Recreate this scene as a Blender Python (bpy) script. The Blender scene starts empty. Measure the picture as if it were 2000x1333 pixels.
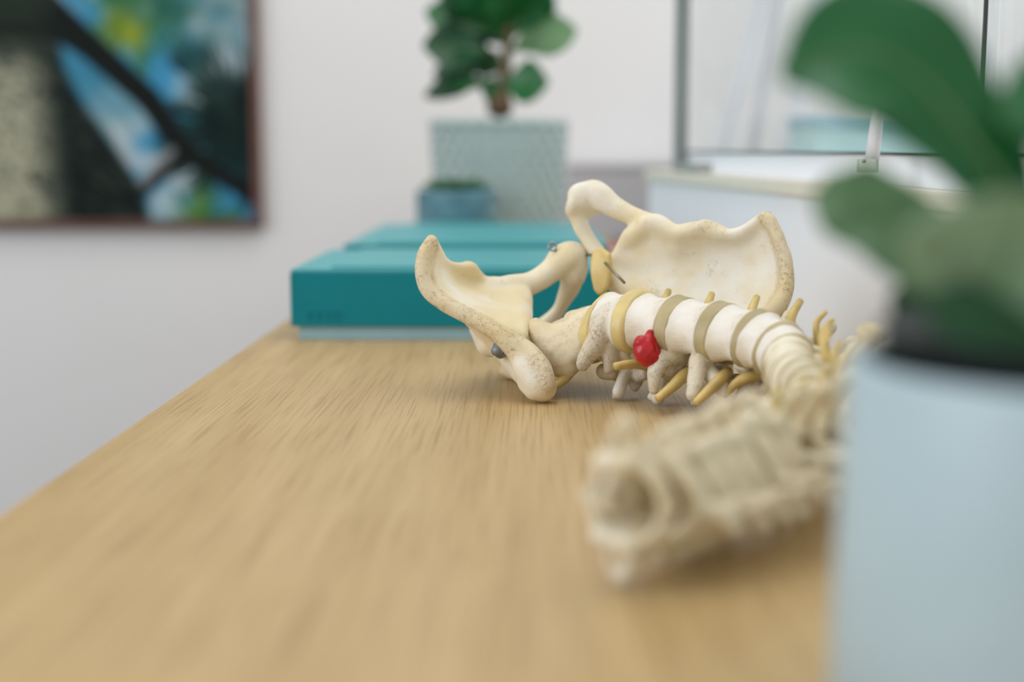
import bpy, math, random
import numpy as np
from mathutils import Vector, Matrix
random.seed(7); rng = np.random.default_rng(11)
sc = bpy.context.scene
C = sc.collection
# ------------------------------------------------------------------ camera
F = 2777.78; CAM_H = 0.154
PITCH = math.atan(376/F); YAW = math.atan(50/F)
fwd = Matrix.Rotation(YAW, 3, 'Z') @ Vector((0, math.cos(PITCH), -math.sin(PITCH)))
rgt = Matrix.Rotation(YAW, 3, 'Z') @ Vector((1, 0, 0))
upv = rgt.cross(fwd)
CAM = Vector((0, 0, CAM_H))
cd = bpy.data.cameras.new('camera'); cam = bpy.data.objects.new('camera', cd); C.objects.link(cam)
M3 = Matrix((rgt, upv, -fwd)).transposed()
cam.matrix_world = Matrix.Translation(CAM) @ M3.to_4x4()
cd.lens = 50; cd.sensor_width = 36; cd.clip_start = 0.02; cd.clip_end = 60
cd.dof.use_dof = True; cd.dof.focus_distance = 0.862; cd.dof.aperture_fstop = 2.9
sc.camera = cam
# ------------------------------------------------------------------ world, lights, exposure
w = bpy.data.worlds.new('world'); sc.world = w; w.use_nodes = True
w.node_tree.nodes['Background'].inputs[0].default_value = (0.92, 0.95, 1.0, 1)
w.node_tree.nodes['Background'].inputs[1].default_value = 0.74
sc.view_settings.view_transform = 'Standard'; sc.view_settings.look = 'None'
sc.view_settings.gamma = 1; sc.view_settings.exposure = 0.0; sc.view_settings.use_curve_mapping = False

def area(name, loc, target, sx, sy, power, col):
    l = bpy.data.lights.new(name, 'AREA'); l.shape = 'RECTANGLE'; l.size = sx; l.size_y = sy
    l.energy = power; l.color = col
    o = bpy.data.objects.new(name, l); C.objects.link(o); o.location = loc
    o.rotation_euler = (Vector(target) - Vector(loc)).to_track_quat('-Z', 'Y').to_euler()
    return o
area('ceiling_light', (0.1, 1.0, 2.0), (0.1, 1.0, 0), 1.6, 1.8, 19, (1, 0.96, 0.9))
area('left_window_light', (-2.2, -0.2, 1.1), (0, 0.9, 0), 1.6, 1.4, 27, (0.93, 0.96, 1.0))

area('right_window_light', (2.0, 1.5, .9), (0, 1.8, 0), 1.4, 1.2, 13, (.96, .98, 1.0))

def at(px, py, D):
    d = fwd + rgt*((px-1000)/F) + upv*((666.5-py)/F)
    return CAM + d*(D/d.y)
def atz(px, py, z):
    d = fwd + rgt*((px-1000)/F) + upv*((666.5-py)/F)
    return CAM + d*((z-CAM.z)/d.z)
# ------------------------------------------------------------------ materials
def lin(c):
    return tuple((x/255/12.92 if x/255 <= .04045 else ((x/255+.055)/1.055)**2.4) for x in c) + (1,)
def mat(name, col, rough=0.5, metal=0, spec=0.5, var=0.0, vscale=20, bump=0, bscale=200, trans=0, coat=0):
    m = bpy.data.materials.new(name); m.use_nodes = True
    nt = m.node_tree; b = nt.nodes['Principled BSDF']
    b.inputs['Base Color'].default_value = lin(col); b.inputs['Roughness'].default_value = rough
    b.inputs['Metallic'].default_value = metal; b.inputs['Specular IOR Level'].default_value = spec
    b.inputs['Transmission Weight'].default_value = trans; b.inputs['Coat Weight'].default_value = coat
    tc = nt.nodes.new('ShaderNodeTexCoord')
    if var:
        n = nt.nodes.new('ShaderNodeTexNoise'); n.inputs['Scale'].default_value = vscale; n.inputs['Detail'].default_value = 5
        nt.links.new(tc.outputs['Object'], n.inputs['Vector'])
        r = nt.nodes.new('ShaderNodeValToRGB'); a = lin(col)
        r.color_ramp.elements[0].position = .3; r.color_ramp.elements[1].position = .7
        r.color_ramp.elements[0].color = tuple(x*(1-var) for x in a[:3])+(1,)
        r.color_ramp.elements[1].color = tuple(min(1, x*(1+var)) for x in a[:3])+(1,)
        nt.links.new(n.outputs['Fac'], r.inputs['Fac']); nt.links.new(r.outputs['Color'], b.inputs['Base Color'])
    if bump:
        n = nt.nodes.new('ShaderNodeTexNoise'); n.inputs['Scale'].default_value = bscale; n.inputs['Detail'].default_value = 4
        nt.links.new(tc.outputs['Object'], n.inputs['Vector'])
        u = nt.nodes.new('ShaderNodeBump'); u.inputs['Strength'].default_value = bump; u.inputs['Distance'].default_value = .001
        nt.links.new(n.outputs['Fac'], u.inputs['Height']); nt.links.new(u.outputs['Normal'], b.inputs['Normal'])
    return m
def bone_mat(name, light, warm, dirt, dirt_amt=1.0, warm2=(206, 184, 138), unit=1.0):
    m = bpy.data.materials.new(name); m.use_nodes = True; nt = m.node_tree; L = nt.links.new
    b = nt.nodes['Principled BSDF']; b.inputs['Roughness'].default_value = .5
    b.inputs['Specular IOR Level'].default_value = .35
    tc = nt.nodes.new('ShaderNodeTexCoord')
    def noise(s, d=5, rough=.55):
        n = nt.nodes.new('ShaderNodeTexNoise'); n.inputs['Scale'].default_value = s; n.inputs['Detail'].default_value = d
        n.inputs['Roughness'].default_value = rough
        n.inputs['Scale'].default_value = s*unit; L(tc.outputs['Object'], n.inputs['Vector']); return n.outputs['Fac']
    def ramp(src, p0, p1, c0=(0,0,0,1), c1=(1,1,1,1)):
        r = nt.nodes.new('ShaderNodeValToRGB'); r.color_ramp.elements[0].position = p0; r.color_ramp.elements[1].position = p1
        r.color_ramp.elements[0].color = c0; r.color_ramp.elements[1].color = c1; L(src, r.inputs['Fac']); return r.outputs['Color']
    def mix(f, a, c):
        x = nt.nodes.new('ShaderNodeMix'); x.data_type = 'RGBA'
        L(f, x.inputs[0])
        if hasattr(a, 'links'): L(a, x.inputs[6])
        else: x.inputs[6].default_value = a
        x.inputs[7].default_value = c; return x.outputs[2]
    def mul(a, c):
        x = nt.nodes.new('ShaderNodeMath'); x.operation = 'MULTIPLY'; L(a, x.inputs[0])
        if hasattr(c, 'links'): L(c, x.inputs[1])
        else: x.inputs[1].default_value = c
        return x.outputs[0]
    col = mix(ramp(noise(22, 3), .38, .62), lin(light), lin(warm))
    at_ = nt.nodes.new('ShaderNodeAttribute'); at_.attribute_name = 'wear'
    # ridge dirt: where the wear attribute says so, broken by noise
    col = mix(mul(at_.outputs['Fac'], .7), col, lin(warm2))
    d1 = mul(mul(ramp(noise(420, 9, .8), .50, .60), ramp(noise(70, 3), .38, .56)), at_.outputs['Fac'])
    col = mix(mul(d1, .85*dirt_amt), col, lin(dirt))
    d2 = mul(ramp(noise(60, 8, .75), .57, .69), ramp(noise(700, 4), .45, .6))
    col = mix(mul(d2, .5*dirt_amt), col, lin(dirt))
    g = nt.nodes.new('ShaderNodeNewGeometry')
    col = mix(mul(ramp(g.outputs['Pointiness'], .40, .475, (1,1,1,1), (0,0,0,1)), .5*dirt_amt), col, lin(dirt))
    L(col, b.inputs['Base Color'])
    u = nt.nodes.new('ShaderNodeBump'); u.inputs['Strength'].default_value = .5; u.inputs['Distance'].default_value = .0009
    L(noise(420, 7, .65), u.inputs['Height']); L(u.outputs['Normal'], b.inputs['Normal'])
    b.inputs['Subsurface Weight'].default_value = .12
    b.inputs['Subsurface Radius'].default_value = (.004, .003, .0015); b.inputs['Subsurface Scale'].default_value = 1
    return m
BONE = bone_mat('bone_spine', (234, 229, 219), (222, 210, 184), (120, 100, 70), 1.0, (206, 193, 166), .001)
HIP = bone_mat('bone_hip', (238, 233, 219), (230, 213, 172), (136, 112, 70), .9)
BONE2 = bone_mat('bone_upper_spine', (236, 228, 206), (221, 206, 168), (118, 96, 60), 1.2, (206, 188, 148), .001)
SAC = bone_mat('bone_sacrum', (234, 222, 194), (218, 200, 160), (116, 96, 62), 1.1)
DISC_Y = mat('disc_yellow', (216, 194, 128), .35, var=.15, vscale=60)
DISC_O = mat('disc_olive', (176, 160, 116), .4, var=.15, vscale=60)
NERVE = mat('nerve_yellow', (204, 178, 108), .4, var=.2, vscale=80)
CART = mat('cartilage', (212, 186, 118), .4, var=.12, vscale=60)
RED = mat('hernia_red', (184, 22, 30), .32, var=.25, vscale=120, bump=.4, bscale=300)
STEEL = mat('steel', (150, 150, 150), .3, metal=1, var=.1)
WIRE = mat('wire', (135, 125, 105), .35, metal=1, var=.1)
GREYM = mat('zinc_bolt', (134, 138, 140), .5, metal=.4, var=.1)
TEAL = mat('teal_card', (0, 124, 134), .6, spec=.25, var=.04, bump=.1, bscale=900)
TEAL_LIT = mat('teal_card_lit_top', (66, 158, 162), .45, var=.04, bump=.1, bscale=900)  # box tops: same card, light from above painted in as a paler teal
PALEB = mat('pale_blue_card', (150, 186, 196), .6, var=.05)
AQUA = mat('aqua_card', (120, 190, 190), .5, var=.05)
WALLM = mat('wall_paint', (232, 230, 228), .85, var=.015, vscale=3, bump=.1, bscale=300)
WHITE = mat('white_paint', (240, 243, 248), .6, var=.01, vscale=4)
CREAM = mat('cream_sill', (226, 221, 205), .55, var=.04, vscale=12)
GREY = mat('grey_panel', (178, 177, 180), .7, var=.03, vscale=5)
DARKF = mat('dark_grey_frame', (132, 138, 134), .5, var=.05)
GASK = mat('black_gasket', (62, 66, 62), .6, var=.1)
FLOOR = mat('floor', (78, 68, 50), .7, var=.08, vscale=4)
POTB = mat('blue_glaze', (172, 194, 202), .38, var=.06, vscale=14, bump=.1, bscale=80)
POTG = mat('green_grey_glaze', (174, 192, 188), .35, var=.05, vscale=20)
BOWL = mat('teal_bowl_glaze', (84, 130, 142), .25, var=.25, vscale=40)
SOIL = mat('soil', (34, 40, 34), .95, var=.4, vscale=90, bump=1, bscale=180)
LINER = mat('black_plastic', (16, 26, 24), .5, var=.1)
STEM = mat('stem_bark', (104, 84, 58), .8, var=.25, vscale=60, bump=.6, bscale=200)
LEAF1 = mat('leaf_deep', (10, 92, 38), .38, var=.3, vscale=9, bump=.2, bscale=120)
LEAF2 = mat('leaf_dull', (84, 122, 78), .5, var=.2, vscale=12, bump=.2, bscale=120)
LEAF3 = mat('leaf_pale', (128, 158, 124), .5, var=.12, vscale=12)
LEAF4 = mat('leaf_dark', (10, 70, 34), .4, var=.3, vscale=14)
VEIN = mat('leaf_vein', (84, 124, 70), .5, var=.1)
FRAMEM = mat('brown_frame', (92, 50, 34), .5, var=.2, vscale=20)
REDC = mat('red_cover', (206, 92, 84), .5, var=.06)
CLEAR = mat('clear_plastic', (228, 232, 222), .12, trans=.75, var=.02)
SHEER = mat('white_cord', (236, 236, 240), .7, var=.02)
# wood
WOOD = bpy.data.materials.new('oak_veneer'); WOOD.use_nodes = True
nt = WOOD.node_tree; b = nt.nodes['Principled BSDF']; b.inputs['Roughness'].default_value = .42; b.inputs['Specular IOR Level'].default_value = .4
tc = nt.nodes.new('ShaderNodeTexCoord')
def wn(sx, sy, s, det):
    mp = nt.nodes.new('ShaderNodeMapping'); mp.inputs['Scale'].default_value = (sx, sy, 1)
    n = nt.nodes.new('ShaderNodeTexNoise'); n.inputs['Scale'].default_value = s; n.inputs['Detail'].default_value = det
    nt.links.new(tc.outputs['Object'], mp.inputs['Vector']); nt.links.new(mp.outputs['Vector'], n.inputs['Vector']); return n.outputs['Fac']
def wr(src, p0, p1, c0, c1):
    r = nt.nodes.new('ShaderNodeValToRGB'); r.color_ramp.elements[0].position = p0; r.color_ramp.elements[1].position = p1
    r.color_ramp.elements[0].color = c0; r.color_ramp.elements[1].color = c1; nt.links.new(src, r.inputs['Fac']); return r.outputs['Color']
c1 = wr(wn(12, .6, 3, 5), .3, .7, lin((180, 151, 101)), lin((196, 168, 120)))
def wm(f, a, c, bl='MULTIPLY'):
    x = nt.nodes.new('ShaderNodeMix'); x.data_type = 'RGBA'; x.blend_type = bl
    if hasattr(f, 'links'): nt.links.new(f, x.inputs[0])
    else: x.inputs[0].default_value = f
    nt.links.new(a, x.inputs[6]); nt.links.new(c, x.inputs[7]); return x.outputs[2]
g1 = wr(wn(330, 5, 2, 6), .38, .5, (.50, .40, .30, 1), (1, 1, 1, 1))
g2 = wr(wn(60, 1.5, 2, 4), .35, .6, (.88, .85, .80, 1), (1, 1, 1, 1))
cc = wm(.42, wm(.45, c1, g2), g1)
nt.links.new(cc, b.inputs['Base Color'])
u = nt.nodes.new('ShaderNodeBump'); u.inputs['Strength'].default_value = .15; u.inputs['Distance'].default_value = .0006
nt.links.new(wn(230, 4, 2, 6), u.inputs['Height']); nt.links.new(u.outputs['Normal'], b.inputs['Normal'])
# glass
GLASS = bpy.data.materials.new('window_glass'); GLASS.use_nodes = True; g = GLASS.node_tree
for n in list(g.nodes): g.nodes.remove(n)
o_ = g.nodes.new('ShaderNodeOutputMaterial'); t_ = g.nodes.new('ShaderNodeBsdfTransparent'); t_.inputs[0].default_value = (.97, .985, .98, 1)
gl = g.nodes.new('ShaderNodeBsdfGlossy'); gl.inputs['Roughness'].default_value = .02
mx = g.nodes.new('ShaderNodeMixShader'); mx.inputs[0].default_value = .05
g.links.new(t_.outputs[0], mx.inputs[1]); g.links.new(gl.outputs[0], mx.inputs[2]); g.links.new(mx.outputs[0], o_.inputs[0])

# ------------------------------------------------------------------ object helpers
def tag(o, label=None, cat=None, group=None, kind=None):
    if label: o['label'] = label
    if cat: o['category'] = cat
    if group: o['group'] = group
    if kind: o['kind'] = kind
    return o
def thing(name, label, cat, loc=(0, 0, 0), group=None):
    o = bpy.data.objects.new(name, None); C.objects.link(o); o.location = loc; o.empty_display_size = .02
    return tag(o, label, cat, group)
def link(name, me, m, parent=None, smooth=True):
    if m: me.materials.append(m)
    if smooth and len(me.polygons): me.polygons.foreach_set('use_smooth', [True]*len(me.polygons))
    o = bpy.data.objects.new(name, me); C.objects.link(o)
    if parent:
        o.parent = parent
        q, mw = parent, Matrix.Identity(4)
        while q: mw = q.matrix_basis @ mw if q.parent is None else q.matrix_basis @ mw; q = q.parent
        if not getattr(link, 'local', False): o.matrix_basis = mw.inverted()
    return o
def mesh(verts, faces):
    me = bpy.data.meshes.new('m'); me.from_pydata([tuple(v) for v in verts], [], faces); me.update(); return me
def box(x0, x1, y0, y1, z0, z1, bev=.001):
    import bmesh
    bm = bmesh.new(); bmesh.ops.create_cube(bm, size=1)
    for v in bm.verts: v.co = Vector(((x0+x1)/2+v.co.x*(x1-x0), (y0+y1)/2+v.co.y*(y1-y0), (z0+z1)/2+v.co.z*(z1-z0)))
    if bev: bmesh.ops.bevel(bm, geom=bm.edges[:], offset=bev, segments=2, affect='EDGES', profile=.7)
    me = bpy.data.meshes.new('m'); bm.to_mesh(me); bm.free(); return me
def xf(me, mtx): me.transform(mtx); return me
def tube(pts, radii, n=12, caps=True):
    pts = [Vector(p) for p in pts]; V = []; Fc = []
    if not hasattr(radii, '__len__'): radii = [radii]*len(pts)
    prev = None
    for i, p in enumerate(pts):
        t = (pts[min(i+1, len(pts)-1)] - pts[max(i-1, 0)]).normalized()
        if prev is None: a = t.orthogonal().normalized()
        else: a = (prev - t*prev.dot(t)).normalized()
        prev = a; bb = t.cross(a)
        for k in range(n):
            th = 2*math.pi*k/n; V.append(p + (a*math.cos(th)+bb*math.sin(th))*radii[i])
    for i in range(len(pts)-1):
        for k in range(n):
            Fc.append((i*n+k, i*n+(k+1) % n, (i+1)*n+(k+1) % n, (i+1)*n+k))
    if caps: Fc.append(tuple(range(n))[::-1]); Fc.append(tuple((len(pts)-1)*n+k for k in range(n)))
    return mesh(V, Fc)
def lathe(prof, n=64, cx=0, cy=0):
    V = []; Fc = []
    for r, z in prof:
        for k in range(n):
            th = 2*math.pi*k/n; V.append((cx+r*math.cos(th), cy+r*math.sin(th), z))
    m_ = len(prof)
    for i in range(m_-1):
        for k in range(n): Fc.append((i*n+k, i*n+(k+1) % n, (i+1)*n+(k+1) % n, (i+1)*n+k))
    Fc.append(tuple(range(n))[::-1]); Fc.append(tuple((m_-1)*n+k for k in range(n)))
    return mesh(V, Fc)
def spline(P, n):
    P = np.array([list(p) for p in P], float); m_ = len(P)
    E = np.vstack([2*P[0]-P[1], P, 2*P[-1]-P[-2]]); out = []
    for t in np.linspace(0, m_-1-1e-9, n):
        i = int(t); u = t-i; a, b_, c, d = E[i], E[i+1], E[i+2], E[i+3]
        out.append(.5*((2*b_)+(-a+c)*u+(2*a-5*b_+4*c-d)*u*u+(-a+3*b_-3*c+d)*u**3))
    return np.array(out)

# ------------------------------------------------------------------ distance-field modeller for the bones
class Field:
    def __init__(s, lo, hi, vox):
        s.lo = np.array(lo, float); s.v = vox
        s.n = np.ceil((np.array(hi)-s.lo)/vox).astype(int)+1
        s.f = np.full(s.n, 4*vox, np.float32); s.w = np.zeros(s.n, np.float32)
    def _ball(s, c, r, cut=False, wear=0):
        c = np.asarray(c, float); m_ = r+4*s.v
        i0 = np.maximum(0, np.floor((c-m_-s.lo)/s.v).astype(int)); i1 = np.minimum(s.n, np.ceil((c+m_-s.lo)/s.v).astype(int)+1)
        if (i1 <= i0).any(): return
        g = [((s.lo[k]+np.arange(i0[k], i1[k])*s.v-c[k])**2).astype(np.float32) for k in range(3)]
        d = np.sqrt(g[0][:, None, None]+g[1][None, :, None]+g[2][None, None, :])-r
        sl = tuple(slice(i0[k], i1[k]) for k in range(3))
        if cut: s.f[sl] = np.maximum(s.f[sl], -d)
        else: s.f[sl] = np.minimum(s.f[sl], d)
        if wear: s.w[sl] = np.where(d < 2*s.v, np.maximum(s.w[sl], wear), s.w[sl])
    def chain(s, pts, radii, cut=False, n=None, wear=0):
        if not hasattr(radii, '__len__'): radii = [radii]*len(pts)
        Q = [list(p)+[r] for p, r in zip(pts, radii)]
        L_ = sum(np.linalg.norm(np.array(Q[i][:3])-np.array(Q[i+1][:3])) for i in range(len(Q)-1))
        n = n or max(2, int(L_/(1.3*s.v))+1)
        for q in spline(Q, n) if len(Q) > 1 else np.array(Q): s._ball(q[:3], max(q[3], s.v*.8), cut, wear)
    def sheet(s, grid, step=None, cut=False):
        G = np.array(grid, float)
        L0 = max(np.linalg.norm(np.diff(G[:, j, :3], axis=0), axis=1).sum() for j in range(G.shape[1]))
        L1 = max(np.linalg.norm(np.diff(G[i, :, :3], axis=0), axis=1).sum() for i in range(G.shape[0]))
        st = step or 1.5*s.v
        n0 = int(L0/st)+2; n1 = int(L1/st)+2
        A = np.stack([spline(G[:, j], n0) for j in range(G.shape[1])], 1)
        B = np.stack([spline(A[i], n1) for i in range(n0)], 0)
        for i in range(n0):
            for j in range(n1): s._ball(B[i, j, :3], max(B[i, j, 3], s.v*.8), cut)
    def grid(s):
        return np.meshgrid(*[s.lo[k]+np.arange(s.n[k])*s.v for k in range(3)], indexing='ij')
    def blur(s, it=1, a=None):
        f = s.f if a is None else a
        for _ in range(it):
            for ax in range(3):
                p = np.take(f, np.r_[0, np.arange(f.shape[ax]-1)], ax); q = np.take(f, np.r_[np.arange(1, f.shape[ax]), f.shape[ax]-1], ax)
                f = (.25*p+.5*f+.25*q).astype(np.float32)
        if a is None: s.f = f
        return f
    def mesh(s, unit=1.0, wearblur=3):
        f = s.f.copy()
        f[0], f[-1] = 9, 9; f[:, 0] = 9; f[:, -1] = 9; f[:, :, 0] = 9; f[:, :, -1] = 9
        ins = f < 0; n = np.array(f.shape)-1
        cnt = np.zeros(n, np.float32); acc = np.zeros(tuple(n)+(3,), np.float32)
        cs = [(i, j, k) for i in (0, 1) for j in (0, 1) for k in (0, 1)]
        for a in cs:
            for ax in range(3):
                if a[ax]: continue
                b_ = list(a); b_[ax] = 1
                sa = tuple(slice(a[q], a[q]+n[q]) for q in range(3)); sb = tuple(slice(b_[q], b_[q]+n[q]) for q in range(3))
                fa, fb = f[sa], f[sb]; m_ = ins[sa] != ins[sb]
                if not m_.any(): continue
                t = fa[m_]/(fa[m_]-fb[m_]); p = np.tile(np.array(a, np.float32), (t.size, 1)); p[:, ax] += t
                acc[m_] += p; cnt[m_] += 1
        act = cnt > 0; idx = -np.ones(n, np.int64); idx[act] = np.arange(act.sum())
        cell = np.argwhere(act); V = (cell+acc[act]/cnt[act][:, None])*s.v+s.lo
        W = s.blur(wearblur, s.w)[tuple(cell.T)]
        Q = []
        for ax in range(3):
            u_, v_ = (ax+1) % 3, (ax+2) % 3
            sa = [slice(1, -1)]*3; sb = [slice(1, -1)]*3; sa[ax] = slice(0, -1); sb[ax] = slice(1, None)
            A, B = ins[tuple(sa)], ins[tuple(sb)]
            for pol in (0, 1):
                e = np.argwhere((A & ~B) if pol == 0 else (~A & B))
                if not len(e): continue
                e = e.copy(); e[:, u_] += 1; e[:, v_] += 1
                def at_(du, dv):
                    q = e.copy(); q[:, u_] += du; q[:, v_] += dv; return idx[tuple(q.T)]
                qd = np.stack([at_(-1, -1), at_(0, -1), at_(0, 0), at_(-1, 0)], 1)
                Q.append(qd if pol == 0 else qd[:, ::-1])
        Q = np.vstack(Q)
        me = bpy.data.meshes.new('m'); me.vertices.add(len(V)); me.vertices.foreach_set('co', (V*unit).astype(np.float32).ravel())
        me.loops.add(Q.size); me.loops.foreach_set('vertex_index', Q.ravel().astype(np.int32))
        me.polygons.add(len(Q)); me.polygons.foreach_set('loop_start', np.arange(0, Q.size, 4, dtype=np.int32))
        me.polygons.foreach_set('loop_total', np.full(len(Q), 4, np.int32)); me.update(calc_edges=True)
        at__ = me.attributes.new('wear', 'FLOAT', 'POINT'); at__.data.foreach_set('value', W.astype(np.float32))
        return me
def smooth_noise(shape, cell, amp, seed):
    r = np.random.default_rng(seed); n = [int(x/cell)+3 for x in shape]
    a = r.standard_normal(n).astype(np.float32)
    for ax in range(3):
        t = np.arange(shape[ax])/cell; i = t.astype(int); u_ = (t-i); u_ = u_*u_*(3-2*u_)
        sh = [1, 1, 1]; sh[ax] = -1; u_ = u_.reshape(sh).astype(np.float32)
        a = np.take(a, i, ax)*(1-u_)+np.take(a, i+1, ax)*u_
    return a*amp

# ------------------------------------------------------------------ setting
TX0 = atz(0, 1005, 0).x   # left edge of the table
TABLE_END = 2.5; WALL_Y = 2.62
PL0 = at(1268, 333, 1.75); PL1 = at(1867, 373, .85)        # top edge of the white wall below the window
pdir = (PL1-PL0); pdir.z = 0; pdir.normalize(); plen = (PL1-PL0).length
SILL = (PL0.z+PL1.z)/2
pn = Vector((-pdir.y, pdir.x, 0))            # faces away from the table (outside)
if pn.x < 0: pn = -pn
WB = Matrix(((pdir.x, pn.x, 0, PL0.x), (pdir.y, pn.y, 0, PL0.y), (0, 0, 1, 0), (0, 0, 0, 1)))   # local x along the wall, y outward
def wbox(x0, x1, y0, y1, z0, z1, bev=.001): return xf(box(x0, x1, y0, y1, z0, z1, bev), WB)
LW = 2.4
o = link('wall_back', box(-2.6, 2.4, WALL_Y, WALL_Y+.1, -.85, 1.6, 0), WALLM, smooth=False); tag(o, kind='structure')
o = link('floor', box(-4, 3.4, -3, WALL_Y, -.9, -.85, 0), FLOOR, smooth=False); tag(o, kind='structure')
o = link('wall_right', wbox(0, LW, 0, .12, -.849, SILL-.012, .0), WHITE, smooth=False); tag(o, kind='structure')
o = link('trim_1', wbox(-.002, LW, -.006, .13, SILL-.012, SILL, .002), CREAM, smooth=False)
tag(o, 'cream window sill on the white wall right of the table', kind='structure')

# table
t = thing('table', 'long light oak table holding the spine model and teal boxes', 'table', (0, .8, -.03))
TABR = .62
import bmesh
def poly_slab(pts, z0, z1):
    n = len(pts); V = [(p[0], p[1], z0) for p in pts]+[(p[0], p[1], z1) for p in pts]
    Fc = [tuple(range(n))[::-1], tuple(range(n, 2*n))]+[(i, (i+1) % n, n+(i+1) % n, n+i) for i in range(n)]
    return mesh(V, Fc)
q0 = PL0 - pdir*.0 - pn*.008; q1 = PL0 + pdir*2.2 - pn*.008
me = poly_slab([(TX0, -.3), (q1.x, q1.y), (q0.x, q0.y), (q0.x, TABLE_END), (TX0, TABLE_END)] if q1.y > -.3 else
               [(TX0, -.3), (q0.x+(q1.x-q0.x)*((q0.y+.3)/(q0.y-q1.y)), -.3), (q0.x, q0.y), (q0.x, TABLE_END), (TX0, TABLE_END)], -.03, 0)
top = link('tabletop', me, WOOD, t, smooth=False)
bv = top.modifiers.new('b', 'BEVEL'); bv.width = .0015; bv.segments = 2
for (x, y) in ((TX0+.05, -.22), (TX0+.05, 2.4), (.08, -.22), (.08, 2.4)):
    link('leg', box(x-.03, x+.03, y-.03, y+.03, -.85, -.03, .002), WOOD, t, smooth=False)
link('apron', box(TX0+.04, TX0+.06, -.18, 2.36, -.12, -.03, .001), WOOD, t, smooth=False)

# window: frame, panes, rails in the right wall
win = thing('window_1', None, None, (PL0.x, PL0.y, SILL)); win['kind'] = 'structure'
zr = SILL+.0215   # lower rail top
wtop = SILL+.62
s_m = None
def s_of(px, D):   # distance along the wall of the point seen at pixel px
    d = fwd + rgt*((px-1000)/F) + upv*((666.5-170)/F); d.z = 0
    # solve CAM + k d = PL0 + s pdir
    A = np.array([[d.x, -pdir.x], [d.y, -pdir.y]]); k, s_ = np.linalg.solve(A, np.array([PL0.x-CAM.x, PL0.y-CAM.y])); return s_
sj = s_of(1322, 0); sm = s_of(1888, 0)
link('rail', wbox(sj, LW, .012, .05, SILL, zr, .001), WHITE, win, False)
link('gasket', wbox(sj+.012, LW, .009, .02, zr, zr+.0016, .0002), GASK, win, False)
link('jamb', wbox(sj-.017, sj+.010, .0, .012, SILL, wtop, .002), DARKF, win, False)
link('head_rail', wbox(sj, LW, .0, .05, wtop-.03, wtop, .002), DARKF, win, False)
link('mullion', wbox(sm-.0011, sm+.0011, .0085, .0105, zr, wtop-.03, .0003), GASK, win, False)
link('mullion_highlight', wbox(sm-.0011, sm+.0020, .0105, .0140, zr, wtop-.03, .0005), WHITE, win, False)  # white strip painted in as the highlight along the mullion
link('pane', wbox(sj+.010, sm-.0011, .0142, .018, zr+.0016, wtop-.03, 0), GLASS, win, False)
link('pane', wbox(sm+.0020, LW, .014, .018, zr+.0016, wtop-.03, 0), GLASS, win, False)
link('latch', wbox(sj+.012, sj+.12, -.004, .012, SILL, SILL+.01, .002), mat('latch_grey', (160, 162, 156), .5, var=.05), win, False)

# things seen through the glass
t = thing('storage_box', 'aqua box standing on white ledge behind the glass', 'box', tuple(at(1735, 300, 1.85)))
p0 = at(1590, 318, 1.82); p1 = at(1905, 318, 1.82)
o = link('body', box(p0.x, p1.x, 1.82, 2.0, p0.z, p0.z+.052, .003), mat('pale_aqua', (176, 206, 204), .5, var=.03), t, False)
o = link('lid', box(p0.x-.003, p1.x+.003, 1.817, 2.003, p0.z+.044, p0.z+.060, .003), PALEB, t, False)
t2 = thing('ledge', 'white ledge carrying the aqua box behind the glass', 'shelf', (p0.x, 1.8, p0.z))
link('board', box(p0.x-.06, p1.x+.6, 1.775, 2.1, p0.z-.03, p0.z, .002), WHITE, t2, False)
for x in (p0.x, p1.x+.5): link('leg', box(x-.03, x+.03, 1.79, 2.05, -.85, p0.z-.03, .002), WHITE, t2, False)
# white curtain strips hanging behind the glass
def strip(a, b_, wd, name='curtain'):
    n = 24; V = []; Fc = []
    for i in range(n+1):
        u_ = i/n; c = Vector(a).lerp(Vector(b_), u_)
        for k in range(9):
            x = (k/8-.5)*wd*(1-.25*(1-u_)); V.append((c.x+x, c.y+.006*math.sin(k*1.6+u_*2), c.z))
    for i in range(n):
        for k in range(8): Fc.append((i*9+k, i*9+k+1, i*9+k+10, i*9+k+9))
    me = mesh(V, Fc); o = link(name, me, SHEER); md = o.modifiers.new('s', 'SOLIDIFY'); md.thickness = .0015; return o
def top_z(px, py, D): return at(px, py, D)
for (xa, xb, wd, lab) in ((1405, 1490, .030, 'leftmost white hanging strip behind the glass, wide and slanting'),
                      (1468, 1520, .020, 'narrow white hanging strip in the middle behind the glass'),
                      (1530, 1615, .034, 'rightmost white hanging strip behind the glass, beside the big leaf')):
    pa = at(xa, 318, 2.0+.12*len(lab)%.3); pb = at(xb, 0, pa.y); pb = pa+(pb-pa)*1.6
    o = strip(pa, pb, wd); tag(o, lab, 'curtain', 'hanging strips')
# blind cord with clear tassel, in front of the glass
t = thing('blind_cord', 'white blind cord ending in a clear plastic tassel before the glass', 'cord', tuple(at(1695, 322, .93)))
pa = at(1703, 312, .93); pb = at(1722, 170, .93); pc = pb+(pb-pa)*2.2
link('cord', tube([pa, pa.lerp(pb, .5), pb, pc], [.0046, .0042, .0022, .0016], 12), SHEER, t)
pt = at(1695, 311, .925)
link('tassel', box(pt.x-.0062, pt.x+.0062, pt.y-.004, pt.y+.004, pt.z-.009, pt.z, .0015), CLEAR, t)
link('pin', tube([at(1688, 314, .919), at(1688, 316, .921)], .0012, 10), STEEL, t)

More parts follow.
